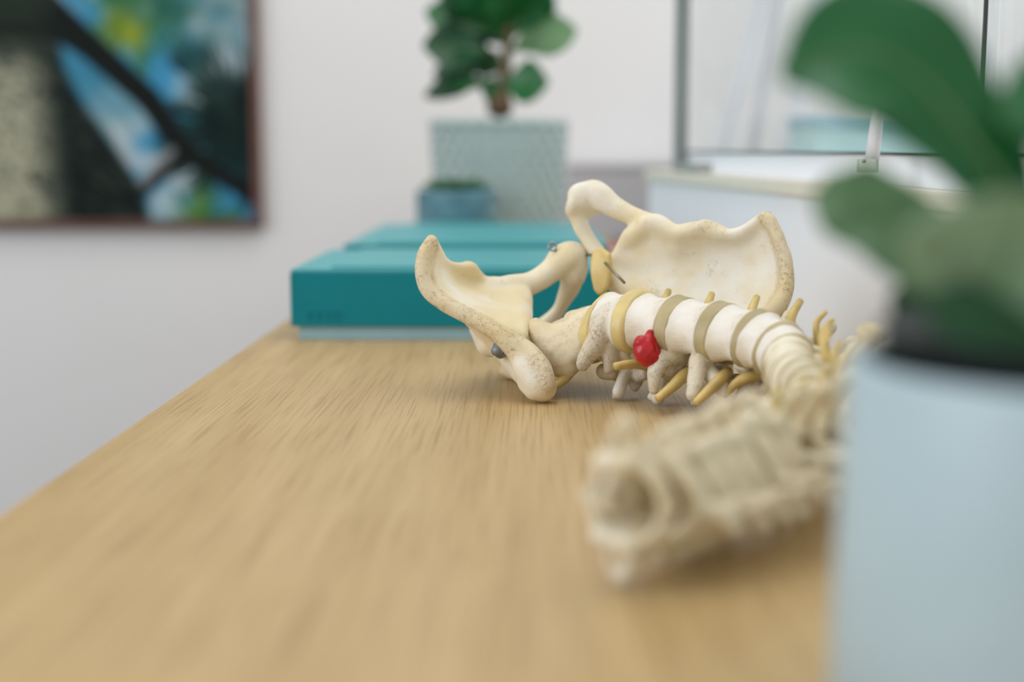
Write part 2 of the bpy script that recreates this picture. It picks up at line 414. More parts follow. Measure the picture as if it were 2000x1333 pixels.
# grey low block for the lower back wall, red cover in front of it
p0 = at(1112, 322, 2.45); p1 = at(1330, 322, 2.45)
t = thing('low_grey_block', 'low grey block at the back right end of the table', 'cabinet', ((p0.x+p1.x)/2, 2.5, 0))
link('body', box(p0.x, p1.x+.12, 2.45, 2.6, 0, p0.z-.006, .002), GREY, t, False)
link('top', box(p0.x-.002, p1.x+.122, 2.446, 2.602, p0.z-.006, p0.z, .001), GREY, t, False)
p0 = atz(1186, 500, 0)
t = thing('notebook', 'small red notebook lying on the table behind the pelvis', 'notebook', (p0.x, p0.y, 0))
link('cover', box(p0.x-.006, p0.x+.06, p0.y, p0.y+.1, 0, .009, .001), REDC, t, False)
link('pages', box(p0.x-.004, p0.x+.061, p0.y-.0006, p0.y+.098, .002, .007, .0004), WHITE, t, False)

# row of teal boxes
XL, XR = at(567, 600, 1.14).x, at(1192, 600, 1.14).x
BT = at(700, 527, 1.14).z
rows = [(1.14, 1.372, 0, 0, 'front teal box with the dark teal face nearest the pelvis'),
        (1.385, 1.575, .010, .004, 'second teal box from the front in the row on the table'),
        (1.587, 1.80, .006, .002, 'rearmost teal box, just in front of the textured pot')]
for i, (y0, y1, dx, dz, lab) in enumerate(rows):
    t = thing('storage_box', lab, 'box', ((XL+XR)/2, (y0+y1)/2, 0), 'teal boxes in a row')
    zb = .011
    link('base', box(XL+dx+.006, XR+dx-.006, y0+.004, y1-.004, 0, zb+.002, .001), PALEB, t, False)
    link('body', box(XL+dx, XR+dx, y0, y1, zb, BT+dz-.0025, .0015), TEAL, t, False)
    lid = link('lid', box(XL+dx+.0008, XR+dx-.0008, y0+.0008, y1-.0008, BT+dz-.0025, BT+dz, .001), TEAL_LIT, t, False)
    link('raised_panel', box(XL+dx+.032, XR+dx-.01, y0+.012, y1-.012, BT+dz, BT+dz+.002, .001), TEAL_LIT, lid, False)
    if i == 0:
        import bmesh as _b
        bm = _b.new()
        for (a, c) in ((0, 1), (1.3, 2.3), (2.6, 3.4), (3.7, 4.9)):
            for (z0, z1, xx0, xx1) in ((.0, .0012, a, c), (.0045, .0057, a, c), (.0, .0057, a, a+.22)):
                m_ = box(XL+.015+xx0*.006, XL+.015+xx1*.006, y0-.0004, y0+.0002, zb+.006+z0, zb+.006+z1, 0)
                bm.from_mesh(m_)
        m_ = bpy.data.meshes.new('m'); bm.to_mesh(m_); bm.free()
        link('embossed_emblem', m_, TEAL, t, False)
a0 = at(1180, 585, 1.2)
t = thing('card_box', 'small pale aqua box beside the front teal box', 'box', (a0.x+.03, 1.25, 0))
link('body', box(XR+.004, XR+.035, 1.15, 1.36, 0, at(1190, 556, 1.15).z-.004, .001), AQUA, t, False)
link('lid', box(XR+.003, XR+.036, 1.149, 1.361, at(1190, 556, 1.15).z-.004, at(1190, 556, 1.15).z, .001), PALEB, t, False)

# picture on the back wall
PR, PB = at(512, 440, WALL_Y-.02).x, at(250, 445, WALL_Y-.02).z
PWD, PHT = .95, .72
t = thing('picture', 'large framed painting of a palm trunk and fronds on the back wall', 'picture', (PR-PWD/2, WALL_Y-.012, PB+PHT/2))
fw = .014
link('frame_rail', box(PR-PWD, PR, WALL_Y-.03, WALL_Y-.002, PB, PB+fw, .002), FRAMEM, t, False)
link('frame_rail', box(PR-PWD, PR, WALL_Y-.03, WALL_Y-.002, PB+PHT-fw, PB+PHT, .002), FRAMEM, t, False)
link('frame_stile', box(PR-fw, PR, WALL_Y-.03, WALL_Y-.002, PB+fw, PB+PHT-fw, .002), FRAMEM, t, False)
link('frame_stile', box(PR-PWD, PR-PWD+fw, WALL_Y-.03, WALL_Y-.002, PB+fw, PB+PHT-fw, .002), FRAMEM, t, False)
nx, nz = 420, 320
xs = np.linspace(PR-PWD+fw, PR-fw, nx); zs = np.linspace(PB+fw, PB+PHT-fw, nz)
X, Z = np.meshgrid(xs, zs)
S = F/ (WALL_Y)          # painting laid out in its own units: u to the right, v down, from the lower right corner
U = 500+(X-(PR-fw))*1060; Vv = 432-(Z-(PB+fw))*1060
def vn(x, y, s, seed):
    r = np.random.default_rng(seed).random((64, 64)); x = x/s; y = y/s
    i, j = np.floor(x).astype(int), np.floor(y).astype(int); a, b_ = x-i, y-j; a = a*a*(3-2*a); b_ = b_*b_*(3-2*b_)
    g_ = lambda p, q: r[p % 64, q % 64]
    return (g_(i, j)*(1-a)+g_(i+1, j)*a)*(1-b_)+(g_(i, j+1)*(1-a)+g_(i+1, j+1)*a)*b_
ss = lambda a, b_, x: np.clip((x-a)/(b_-a), 0, 1)**2*(3-2*np.clip((x-a)/(b_-a), 0, 1))
col = np.zeros(X.shape+(3,)); col[:] = (62, 140, 180)
def lay(c, m_):
    global col
    col = col*(1-m_[..., None])+np.array(c)*m_[..., None]
cl = ss(.34, .60, .6*vn(U, Vv, 90, 1)+.4*vn(U, Vv, 40, 2)+.30*ss(300, 470, U)*ss(330, 120, Vv))
lay((176, 190, 196), cl*.95)
lay((190, 196, 194), ss(90, 30, np.hypot((U-240), (Vv-225)*1.0))*.6)
def frond(cx, cy, R, c1, c2, seed, a0=0, a1=6.283, dens=26, alpha=.9):
    R *= 1.25; alpha = min(1, alpha*1.15)
    th = np.arctan2(Vv-cy, U-cx); r = np.hypot(U-cx, Vv-cy)
    k = vn(th*dens+50, r*.02+5, 1.0, seed)
    inn = ((th-a0) % 6.283) < (a1-a0)
    rr = R*(.75+.5*vn(th*6+30, th*0+3, 1.0, seed+1))
    m_ = ss(1.0, .7, r/rr)*(ss(.25, .5, k)*.9+ss(.7, .25, r/rr)).clip(0, 1)*inn*alpha
    mixc = vn(U, Vv, 30, seed+2)
    lay(c1, m_*(1-mixc)); lay(c2, m_*mixc)
frond(290, 30, 95, (28, 78, 24), (60, 110, 30), 5); frond(255, 75, 45, (150, 160, 40), (110, 130, 40), 25)
frond(400, 20, 110, (120, 150, 150), (40, 90, 90), 14, dens=20, alpha=.6)
frond(480, 235, 135, (6, 26, 26), (22, 52, 36), 8, alpha=1)
frond(470, 275, 110, (4, 20, 20), (14, 34, 28), 9, alpha=1)
frond(180, 170, 110, (50, 110, 120), (70, 130, 150), 17, dens=30, alpha=.5)
frond(395, 445, 70, (70, 120, 30), (30, 80, 40), 11)
frond(315, 440, 45, (40, 100, 60), (150, 180, 190), 19, alpha=.7)
# slanting dark limb from upper left to lower right
def seg(x0, y0, x1, y1, w0, w1):
    dx, dy = x1-x0, y1-y0; t_ = ((U-x0)*dx+(Vv-y0)*dy)/(dx*dx+dy*dy); tc_ = t_.clip(0, 1)
    return np.hypot(U-x0-tc_*dx, Vv-y0-tc_*dy)/(w0+(w1-w0)*tc_)
for sg in ((90, 20, 190, 100, 40, 26), (190, 100, 300, 200, 26, 24), (300, 200, 365, 300, 24, 22), (365, 300, 520, 400, 20, 14), (365, 300, 270, 385, 18, 14)):
    m_ = ss(1.15, .85, seg(*sg)); lay((18, 24, 22), m_); 
lay((150, 150, 150), ss(1.1, .7, seg(275, 365, 340, 300, 10, 9))*.8)
# big trunk
edge = 130+ (Vv-80)*.05+ ss(100, 430, Vv)*145
tr = ss(12, -12, U-edge)
tex = vn(U+Vv*.4, Vv*2.5-U*1.2, 26, 21)*.5+vn(U, Vv*2-U, 9, 22)*.5
lay((16, 26, 24), tr)
bright = tr*ss(150, 50, U+(240-Vv)*.05)*ss(60, 170, Vv)*ss(.25, .6, tex+.1)
lay((190, 186, 160), bright*.95)
lay((84, 90, 70), tr*ss(.5, .8, tex)*.5)
lay((40, 54, 40), ss(90, 10, Vv)*ss(150, 60, U)*.8)
V = np.stack([X.ravel(), np.full(X.size, WALL_Y-.012), Z.ravel()], 1)
ii = np.arange((nz-1)*(nx-1)); r0 = ii//(nx-1)*nx+ii % (nx-1)
Fc = np.stack([r0, r0+1, r0+nx+1, r0+nx], 1)
me = bpy.data.meshes.new('m'); me.from_pydata(V.tolist(), [], Fc.tolist()); 
cf = np.clip(col.reshape(-1, 3)/255, 0, 1); cf = np.where(cf <= .04045, cf/12.92, ((cf+.055)/1.055)**2.4)
ca = me.color_attributes.new('paint', 'FLOAT_COLOR', 'POINT'); ca.data.foreach_set('color', np.hstack([cf, np.ones((len(cf), 1))]).astype(np.float32).ravel())
PM = bpy.data.materials.new('painting'); PM.use_nodes = True; b = PM.node_tree.nodes['Principled BSDF']; b.inputs['Roughness'].default_value = .7; b.inputs['Specular IOR Level'].default_value = .15
a_ = PM.node_tree.nodes.new('ShaderNodeVertexColor'); a_.layer_name = 'paint'; PM.node_tree.links.new(a_.outputs['Color'], b.inputs['Base Color'])
link('canvas', me, PM, t)
link('backing', box(PR-PWD+fw*.5, PR-fw*.5, WALL_Y-.011, WALL_Y-.0005, PB+fw*.5, PB+PHT-fw*.5, 0), FRAMEM, t, False)

# ------------------------------------------------------------------ leaves
def leaf(parent, base, tip, nrm, width, m, bend=.15, fold=.12, wave=.05, prof='fiddle', stalk=None, mid=True, name='leaf', th=.0006):
    base, tip = Vector(base), Vector(tip); d = tip-base; L = d.length; d.normalize()
    nrm = Vector(nrm); nrm = (nrm-d*nrm.dot(d)).normalized(); sd = d.cross(nrm)
    nu, nv = 22, 13; V = []; rows = []
    for i in range(nu+1):
        t_ = i/nu
        if prof == 'fiddle': wv = (math.sin(math.pi*min(1, t_**.85))**.62)*(.55+.45*math.sin(math.pi*(t_*1.15-.35))) if 0 < t_ < 1 else 0
        elif prof == 'oval': wv = math.sin(math.pi*t_)**.7
        else: wv = math.sin(math.pi*t_**.7)**.9
        wv = max(wv, .02)*width/2
        c = base+d*(L*t_)+nrm*(bend*L*(math.sin(math.pi*t_)) )
        row = []
        for k in range(nv):
            s_ = k/(nv-1)*2-1
            row.append(c+sd*(s_*wv)+nrm*(abs(s_)*wv*fold*2+wave*wv*math.sin(t_*17+s_*3)*abs(s_)))
        rows.append(row)
    n0 = (nu+1)*nv
    V = [p for r in rows for p in r]; V2 = [p-nrm*th for p in V]; Fc = []
    q = lambda i, k: i*nv+k
    for i in range(nu):
        for k in range(nv-1):
            Fc.append((q(i, k), q(i, k+1), q(i+1, k+1), q(i+1, k))); Fc.append((n0+q(i, k), n0+q(i+1, k), n0+q(i+1, k+1), n0+q(i, k+1)))
        Fc.append((q(i, 0), q(i+1, 0), n0+q(i+1, 0), n0+q(i, 0))); Fc.append((q(i, nv-1), n0+q(i, nv-1), n0+q(i+1, nv-1), q(i+1, nv-1)))
    lf = link(name, mesh(V+V2, Fc), m, parent)
    if mid:
        pts = [rows[i][nv//2]+nrm*.0003 for i in range(0, nu, 3)]
        link('midrib', tube(pts, list(np.linspace(.0016, .0004, len(pts))*max(.6, L/.12)), 8), VEIN, lf)
        if stalk is not None:
            link('leaf_stalk', tube(spline([stalk, (Vector(stalk)+base)/2+nrm*.004, base], 8).tolist(), .0018*max(.6, L/.12), 8), VEIN, lf)
    return lf

def leaf_path(parent, pts, widths, nrm, m, stalk, fold=.05, wave=.05, th=.0006):
    nu, nv = 26, 15; P_ = spline([list(p) for p in pts], nu+1); W_ = spline([[w_, 0, 0] for w_ in widths], nu+1)[:, 0]; nrm = Vector(nrm)
    rows = []
    for i in range(nu+1):
        c = Vector(P_[i]); t_ = (Vector(P_[min(i+1, nu)])-Vector(P_[max(i-1, 0)])).normalized()
        n_ = (nrm-t_*nrm.dot(t_)).normalized(); sd = t_.cross(n_); wv = max(.0004, W_[i]/2); row = []
        for k in range(nv):
            s_ = k/(nv-1)*2-1; row.append(c+sd*(s_*wv)+n_*(abs(s_)*wv*fold*2+wave*wv*math.sin(i*.8+s_*3)*abs(s_)))
        rows.append((row, n_))
    n0 = (nu+1)*nv; V = [p for r, _ in rows for p in r]; V2 = [p-n_*th for r, n_ in rows for p in r]; Fc = []; q = lambda i, k: i*nv+k
    for i in range(nu):
        for k in range(nv-1):
            Fc.append((q(i, k), q(i, k+1), q(i+1, k+1), q(i+1, k))); Fc.append((n0+q(i, k), n0+q(i+1, k), n0+q(i+1, k+1), n0+q(i, k+1)))
        Fc.append((q(i, 0), q(i+1, 0), n0+q(i+1, 0), n0+q(i, 0))); Fc.append((q(i, nv-1), n0+q(i, nv-1), n0+q(i+1, nv-1), q(i+1, nv-1)))
    for i in (0, nu):
        for k in range(nv-1): Fc.append((q(i, k), n0+q(i, k), n0+q(i, k+1), q(i, k+1)))
    lf = link('leaf', mesh(V+V2, Fc), m, parent)
    mp = [rows[i][0][nv//2]+rows[i][1]*.0003 for i in range(0, nu-1, 2)]
    link('midrib', tube(mp, list(np.linspace(.0013, .0004, len(mp))), 8), VEIN, lf)
    b_ = Vector(pts[0]); link('leaf_stalk', tube(spline([stalk, (Vector(stalk)+b_)/2+Vector((0, 0, .003)), b_], 8).tolist(), .0014, 8), VEIN, lf)
    return lf

# far pot with diamond relief
PC = at(975, 330, 2.06); PRAD = (at(1110, 330, 2.06).x-at(838, 330, 2.06).x)/2
ztop = at(975, 232, 1.98).z
t = thing('potted_plant', 'fiddle leaf plant in textured grey green pot behind the teal boxes', 'plant', (PC.x, 2.06, 0))
n, m_ = 288, 70; V = []; Fc = []
for i in range(m_+1):
    z = ztop*i/m_; rr = PRAD*(.9+.1*i/m_)
    for k in range(n):
        a = 2*math.pi*k/n; u_ = k/n*26; v_ = z/ (2*math.pi*PRAD/26)*.75
        f_ = max(abs(((u_+v_) % 1)-.5), abs(((u_-v_) % 1)-.5))*2
        dd = -.0075*(max(0, f_-.5)/.5)**1.2 if .02 < z/ztop < .95 else 0
        V.append((PC.x+(rr+dd)*math.cos(a), 2.06+(rr+dd)*math.sin(a), z))
for i in range(m_):
    for k in range(n): Fc.append((i*n+k, i*n+(k+1) % n, (i+1)*n+(k+1) % n, (i+1)*n+k))
b0 = len(V)
for (rr, z) in ((PRAD-.006, ztop), (PRAD-.008, ztop-.03)):
    for k in range(n): a = 2*math.pi*k/n; V.append((PC.x+rr*math.cos(a), 2.06+rr*math.sin(a), z))
for k in range(n):
    Fc.append((m_*n+k, m_*n+(k+1) % n, b0+(k+1) % n, b0+k)); Fc.append((b0+k, b0+(k+1) % n, b0+n+(k+1) % n, b0+n+k))
Fc.append(tuple(range(n))[::-1])
link('pot', mesh(V, Fc), POTG, t)
link('soil', lathe([(PRAD-.009, ztop-.03), (PRAD-.012, ztop-.014), (.02, ztop-.010)], 48, PC.x, 2.06), SOIL, t)
st0 = Vector((PC.x, 2.06, ztop-.015)); 
def fa(px, py, dD=0): return at(px, py, 2.06+dD)
stem_top = fa(985, -150)
link('stem', tube(spline([st0, fa(980, 180), fa(992, 80), stem_top], 16).tolist(), list(np.linspace(.010, .006, 16)), 12), STEM, t)
link('stem', tube([fa(976, 225), fa(976, 205), fa(976, 170)], [.017, .019, .012], 14), STEM, t)
fl = [((975, 108), (1128, 58), .085, LEAF2, 0, (0, -1, .5), .10), ((965, 168), (1072, 163), .075, LEAF1, -.03, (.1, -1, .3), .05),
      ((975, 105), (825, 90), .085, LEAF4, -.04, (0, -1, .4), .05), ((980, 130), (845, 145), .055, LEAF4, .02, (0, -1, .5), .05),
      ((975, 150), (828, 190), .045, LEAF4, -.02, (0, -1, .5), .08), ((985, 70), (830, 22), .075, LEAF1, 0, (0, -1, .4), .08),
      ((985, 60), (868, -60), .10, LEAF4, -.05, (0, -1, 0), .05), ((990, 90), (925, -60), .09, LEAF1, -.08, (-.3, -1, .2), .05),
      ((995, 90), (1060, -50), .085, LEAF1, -.02, (.3, -1, .2), -.04), ((1000, 40), (1010, -120), .085, LEAF1, -.06, (0, -1, 0), .06),
      ((985, 60), (900, 40), .08, LEAF4, .08, (0, -1, 0), .0), ((990, 20), (930, -40), .09, LEAF4, .07, (0, -1, 0), 0),
      ((975, 178), (890, 178), .03, LEAF1, -.05, (0, -.6, 1), .1), ((985, -100), (900, -190), .09, LEAF1, 0, (0, -1, .3), .05),
      ((985, -100), (1080, -180), .09, LEAF1, 0, (0, -1, .3), .05), ((980, 195), (940, 165), .04, LEAF1, -.03, (0, -1, .3), .05),
      ((978, 120), (880, 70), .07, LEAF4, .05, (0, -1, .1), .03), ((1000, 100), (930, 20), .085, LEAF4, .03, (0, -1, .1), .03), ((990, 60), (850, 75), .075, LEAF4, .03, (.1, -1, .2), .03), ((1000, 140), (930, 120), .05, LEAF1, .03, (.1, -1, .2), .03), ((1000, 60), (990, -40), .10, LEAF1, -.1, (.1, -1, .1), .03)]
for (b_, e_, wd, m1, dD, nn, bd) in fl:
    bb = fa(b_[0], b_[1]); leaf(t, fa(b_[0]+(e_[0]-b_[0])*.12, b_[1]+(e_[1]-b_[1])*.12, dD*.2), fa(*e_, dD), nn, wd, m1, bd, stalk=bb)

# teal bowl with succulent in front of the pot
bc = at(888, 430, 1.88); bt = at(888, 374, 1.83).z; br = .052
t = thing('succulent_bowl', 'small teal glazed bowl of green succulents before the textured pot', 'plant', (bc.x, 1.9, 0))
link('bowl', lathe([(br*.8, .0), (br*.92, .01), (br, bt*.6), (br*1.0, bt-.004), (br*.99, bt), (br*.93, bt), (br*.9, bt-.01)], 56, bc.x, 1.9), BOWL, t)
link('soil', lathe([(br*.9, bt-.012), (br*.88, bt-.005), (.01, bt-.001)], 32, bc.x, 1.9), SOIL, t)
for k in range(16):
    a = k*2.4; rr = .004+.0028*k; bs = Vector((bc.x+rr*math.cos(a)*.6, 1.9+rr*math.sin(a)*.6, bt-.003))
    leaf(t, bs, bs+Vector((math.cos(a)*.026, math.sin(a)*.026, .02-.0008*k)), (-math.cos(a), -math.sin(a), 1.2), .014, (LEAF1, LEAF2)[k % 3 == 0], .08, prof='oval', mid=False, name='leaf', th=.003)

# ------------------------------------------------------------------ near pot
NX, NY, NR = .1463, .37, .065; zr_ = .099
t = thing('potted_plant', 'blurred pale blue round pot with green plant at the right front', 'plant', (NX, NY, 0))
link('pot', lathe([(NR*.98, 0), (NR*1.02, .004), (NR*1.015, .03), (NR-.0012, zr_-.002), (NR-.002, zr_), (NR-.005, zr_), (NR-.006, zr_-.003), (NR-.006, zr_-.02)], 96, NX, NY), POTB, t)
link('inner_pot', lathe([(NR-.012, zr_-.022), (NR-.010, zr_+.007), (NR-.0085, zr_+.008), (NR-.013, zr_+.008), (NR-.015, zr_-.004)], 64, NX, NY), LINER, t)
link('soil', lathe([(NR-.014, zr_-.008), (NR-.02, zr_+.001), (.03, zr_+.006), (.005, zr_+.008)], 48, NX, NY), SOIL, t)
sb = Vector((NX, NY, zr_+.004))
link('stem', tube(spline([sb, sb+Vector((-.002, .0, .03)), sb+Vector((.0, .002, .075)), sb+Vector((.004, 0, .14))], 14).tolist(), list(np.linspace(.0065, .003, 14)), 12), STEM, t)
def na(px, py, D): return at(px, py, D)
cst = sb+Vector((-.001, 0, .04))
nl = [ # base, tip, normal, width, mat, bend, stalk
  (na(1900, 640, .36), na(2020, 380, .34), (-.2, -1, .1), .05, LEAF3, .03, sb+Vector((0, 0, .01)), 'oval'),
  (na(2080, 600, .36), na(1850, 430, .37), (-.1, -1, .3), .036, LEAF3, .03, sb+Vector((0, 0, .01)), 'oval'),
  (na(2140, 330, .37), na(1995, 110, .39), (-.4, -.8, .2), .030, LEAF1, .05, sb+Vector((0, 0, .08)), 'fiddle'),
  (na(2080, 560, .42), na(1900, 470, .40), (.1, -1, .3), .045, LEAF3, .05, sb+Vector((0, 0, .02)), 'oval'),
  (na(2150, 600, .40), na(2400, 250, .40), (0, -1, .3), .06, LEAF1, .1, sb+Vector((0, 0, .05)), 'fiddle'),
  (na(1960, 640, .43), na(1735, 585, .415), (.1, -.8, .6), .026, LEAF4, .02, sb+Vector((0, 0, .005)), 'oval'),
  (na(2060, 660, .35), na(1800, 600, .35), (.1, -.9, .6), .022, LEAF4, .04, sb+Vector((0, 0, .005)), 'oval'),
  (na(2100, 400, .42), na(2200, 0, .45), (0, -1, .2), .06, LEAF1, .1, sb+Vector((0, 0, .09)), 'fiddle'),
]
for (b_, e_, nn, wd, m1, bd, sk, pf) in nl:
    leaf(t, b_, e_, nn, wd, m1, bd, fold=.06, stalk=sk, prof=pf)
leaf_path(t, [na(2010, 440, .385), na(1950, 350, .387), na(1870, 240, .39), na(1790, 150, .393), na(1700, 100, .396), na(1610, 110, .40), na(1525, 150, .405)],
          [.008, .024, .031, .040, .043, .031, .004], (.1, -1, .35), LEAF1, sb+Vector((0, 0, .04)))
leaf_path(t, [na(1970, 620, .39), na(1880, 555, .395), na(1790, 480, .402), na(1710, 420, .41), na(1650, 385, .415), na(1600, 362, .42)],
          [.006, .020, .026, .027, .025, .008], (.1, -1, .35), LEAF2, sb+Vector((0, 0, .01)))
leaf_path(t, [na(1990, 640, .43), na(1900, 600, .43), na(1820, 590, .425), na(1740, 610, .42)], [.004, .016, .014, .003], (.1, -1, .5), LEAF4, sb+Vector((0, 0, .003)))

# ------------------------------------------------------------------ anatomical spine model
SP = thing('spine_model', 'bone coloured spine and pelvis model lying curled on the oak table', 'model', tuple(atz(1250, 760, 0)))
def A(px, py, D, r): p = at(px, py, D)*1000; return [p.x, p.y, p.z, r]
def bbox(pts, m_=14):
    a = np.array([p[:3] for p in pts]); rr = max(p[3] for p in pts); return a.min(0)-rr-m_, a.max(0)+rr+m_
def ch(f, pts, **k): f.chain([p[:3] for p in pts], [p[3] for p in pts], **k)

# --- left hip bone (nearest, at the left of the photograph)
crest = [A(843, 470, .893, 4.2), A(829, 500, .889, 5), A(828, 545, .884, 5.2), A(845, 577, .88, 5.2), A(878, 600, .876, 5), A(925, 625, .871, 4.8),
         A(970, 652, .866, 5), A(1005, 685, .862, 6), A(1028, 722, .858, 8), A(1048, 745, .856, 9.5), A(1058, 757, .856, 9.2)]
row0 = [A(848, 480, .895, 4), A(836, 520, .892, 4), A(848, 562, .889, 4), A(884, 594, .884, 4), A(930, 618, .878, 4), A(972, 644, .872, 4.2), A(1006, 672, .868, 5)]
row1 = [A(866, 505, .908, 2.6), A(868, 530, .912, 2.4), A(882, 560, .912, 2.4), A(908, 583, .908, 2.6), A(945, 604, .9, 3), A(984, 630, .888, 4), A(1016, 660, .876, 5)]
row2 = [A(888, 520, .92, 3), A(896, 540, .926, 3), A(910, 560, .928, 3), A(934, 578, .925, 3.2), A(968, 595, .916, 4), A(1002, 620, .902, 5), A(1020, 645, .885, 5)]
row3 = [A(918, 524, .93, 4.4), A(925, 545, .938, 5), A(938, 560, .942, 6), A(962, 572, .94, 6), A(992, 585, .93, 6), A(1014, 606, .915, 6), A(1024, 632, .9, 5.4)]
row4 = [A(925, 530, .935, 4), A(945, 553, .945, 5), A(965, 556, .948, 6), A(990, 562, .947, 6.5), A(1018, 578, .94, 7), A(1024, 600, .925, 5.5), A(1029, 628, .905, 4)]
ramus = [A(965, 568, .942, 8), A(1000, 562, .946, 9), A(1038, 553, .952, 8), A(1072, 532, .958, 8.2), A(1100, 508, .962, 10.5), A(1118, 500, .964, 10), A(1126, 515, .964, 8.5), A(1120, 538, .965, 8.5)]
pubis2 = [A(1108, 503, .964, 10.5), A(1124, 503, .964, 8.8), A(1122, 528, .966, 9.4)]
infra = [A(1118, 535, .968, 8.5), A(1113, 562, .974, 7), A(1100, 588, .98, 5.4), A(1082, 618, .985, 5.2), A(1050, 650, .985, 8), A(1020, 668, .975, 10)]
ischium = [A(1000, 590, .95, 12), A(1000, 630, .96, 12), A(1010, 665, .968, 12), A(1000, 690, .965, 9)]
aceta = [A(965, 600, .945, 13), A(955, 625, .945, 11), A(945, 640, .94, 8)]
outer = [[A(900, 612, .884, 3), A(940, 636, .876, 4), A(985, 668, .87, 4.5), A(1012, 705, .866, 5)],
         [A(925, 625, .905, 5), A(950, 655, .9, 5), A(985, 695, .885, 5), A(1018, 738, .868, 5)],
         [A(950, 610, .93, 6), A(970, 650, .92, 6), A(995, 690, .9, 6), A(1030, 735, .875, 6)]]
allp = crest+row1+row2+row3+ramus+infra+ischium+aceta+pubis2
f = Field(*bbox(allp), 1.15)
ch(f, crest[:8], wear=1.0); ch(f, crest); f.sheet([row0, row1, row2, row3, row4]); ch(f, ramus); ch(f, pubis2); ch(f, infra); ch(f, ischium); ch(f, aceta); f.sheet(outer)
ch(f, [A(912, 521, .93, 4), A(922, 524, .932, 4.6), A(926, 534, .935, 4.6)], wear=.3)
ch(f, [A(1008, 668, .870, 5), A(1032, 684, .862, 5), A(1054, 712, .855, 6), A(1066, 736, .851, 5.5), A(1069, 752, .850, 5)], wear=1.0)
f.sheet([[A(950, 640, .90, 6), A(962, 672, .895, 8)], [A(940, 640, .925, 8), A(955, 672, .92, 9)]]); f.sheet([[A(994, 680, .866, 3), A(1020, 700, .862, 4)], [A(1012, 715, .862, 3.4), A(1034, 735, .856, 5)], [A(1026, 752, .858, 5), A(1045, 762, .855, 7)]])
f.blur(3); f.f += smooth_noise(f.f.shape, 7, .25, 3)
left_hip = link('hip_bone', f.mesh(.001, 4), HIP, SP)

# --- right hip bone (further back, at the right)
G = [[A(1232, 460, .945, 6), A(1275, 433, .935, 6), A(1322, 452, .925, 5), A(1374, 447, .915, 5.2), A(1432, 458, .905, 3.8), A(1492, 424, .892, 3.4), A(1500, 424, .89, 3.4)],
     [A(1216, 492, .95, 6), A(1268, 465, .945, 6.5), A(1320, 478, .934, 5.5), A(1376, 478, .926, 3.6), A(1436, 480, .914, 3), A(1490, 462, .899, 3), A(1519, 460, .885, 3.4)],
     [A(1208, 520, .95, 8), A(1260, 505, .948, 8), A(1316, 515, .939, 6), A(1376, 518, .930, 4), A(1436, 520, .917, 3), A(1496, 510, .898, 2.8), A(1533, 505, .88, 3.6)],
     [A(1206, 545, .945, 9), A(1256, 545, .945, 9), A(1312, 555, .934, 7), A(1372, 560, .923, 4.5), A(1432, 562, .911, 3.2), A(1490, 560, .893, 3), A(1536, 552, .878, 4)],
     [A(1215, 556, .94, 7), A(1252, 572, .935, 7), A(1308, 598, .925, 7), A(1366, 606, .915, 5.5), A(1424, 606, .905, 4), A(1480, 606, .89, 4), A(1524, 592, .875, 5)],
     [A(1240, 600, .94, 6), A(1262, 606, .935, 8), A(1306, 632, .925, 8), A(1356, 645, .912, 8), A(1410, 645, .90, 6), A(1462, 638, .886, 5), A(1502, 622, .874, 5)]]
crestR = [A(1491, 422, .891, 3.4), A(1502, 430, .889, 4.4), A(1518, 460, .884, 4.6), A(1532, 500, .879, 4.6), A(1537, 545, .875, 5), A(1530, 580, .872, 5.6), A(1512, 608, .87, 6.4), A(1480, 636, .874, 7), A(1430, 655, .885, 8)]
ramR = [A(1136, 385, .962, 10), A(1160, 374, .96, 8), A(1172, 385, .958, 9), A(1200, 405, .954, 7.4), A(1240, 425, .948, 6.6), A(1285, 442, .938, 7), A(1330, 462, .93, 6)]
pubR = [[A(1118, 400, .957, 4.5), A(1132, 375, .958, 5), A(1156, 364, .96, 5)], [A(1116, 410, .96, 4.5), A(1138, 398, .965, 8), A(1165, 390, .964, 8)], [A(1120, 414, .966, 5), A(1140, 412, .968, 6), A(1165, 398, .968, 7)]]
infR = [A(1124, 408, .963, 6), A(1130, 432, .964, 5.6), A(1142, 455, .964, 5.2), A(1156, 480, .962, 5.4), A(1172, 502, .958, 6), A(1195, 535, .95, 8)]
back = [A(1260, 520, .965, 16), A(1265, 540, .965, 16), A(1240, 570, .965, 11)]
f = Field(*bbox(sum(G, [])+crestR+ramR+sum(pubR, [])+back), 1.15)
f.sheet(G); ch(f, crestR, wear=1.0); ch(f, ramR, wear=.2); f.sheet(pubR); ch(f, infR); ch(f, back)
ch(f, [A(1360, 449, .916, 4), A(1375, 442, .914, 5), A(1398, 446, .912, 4.4), A(1412, 455, .91, 4)], wear=.5)
f.blur(3); f.f += smooth_noise(f.f.shape, 7, .25, 4)
right_hip = link('hip_bone', f.mesh(.001, 4), HIP, SP)

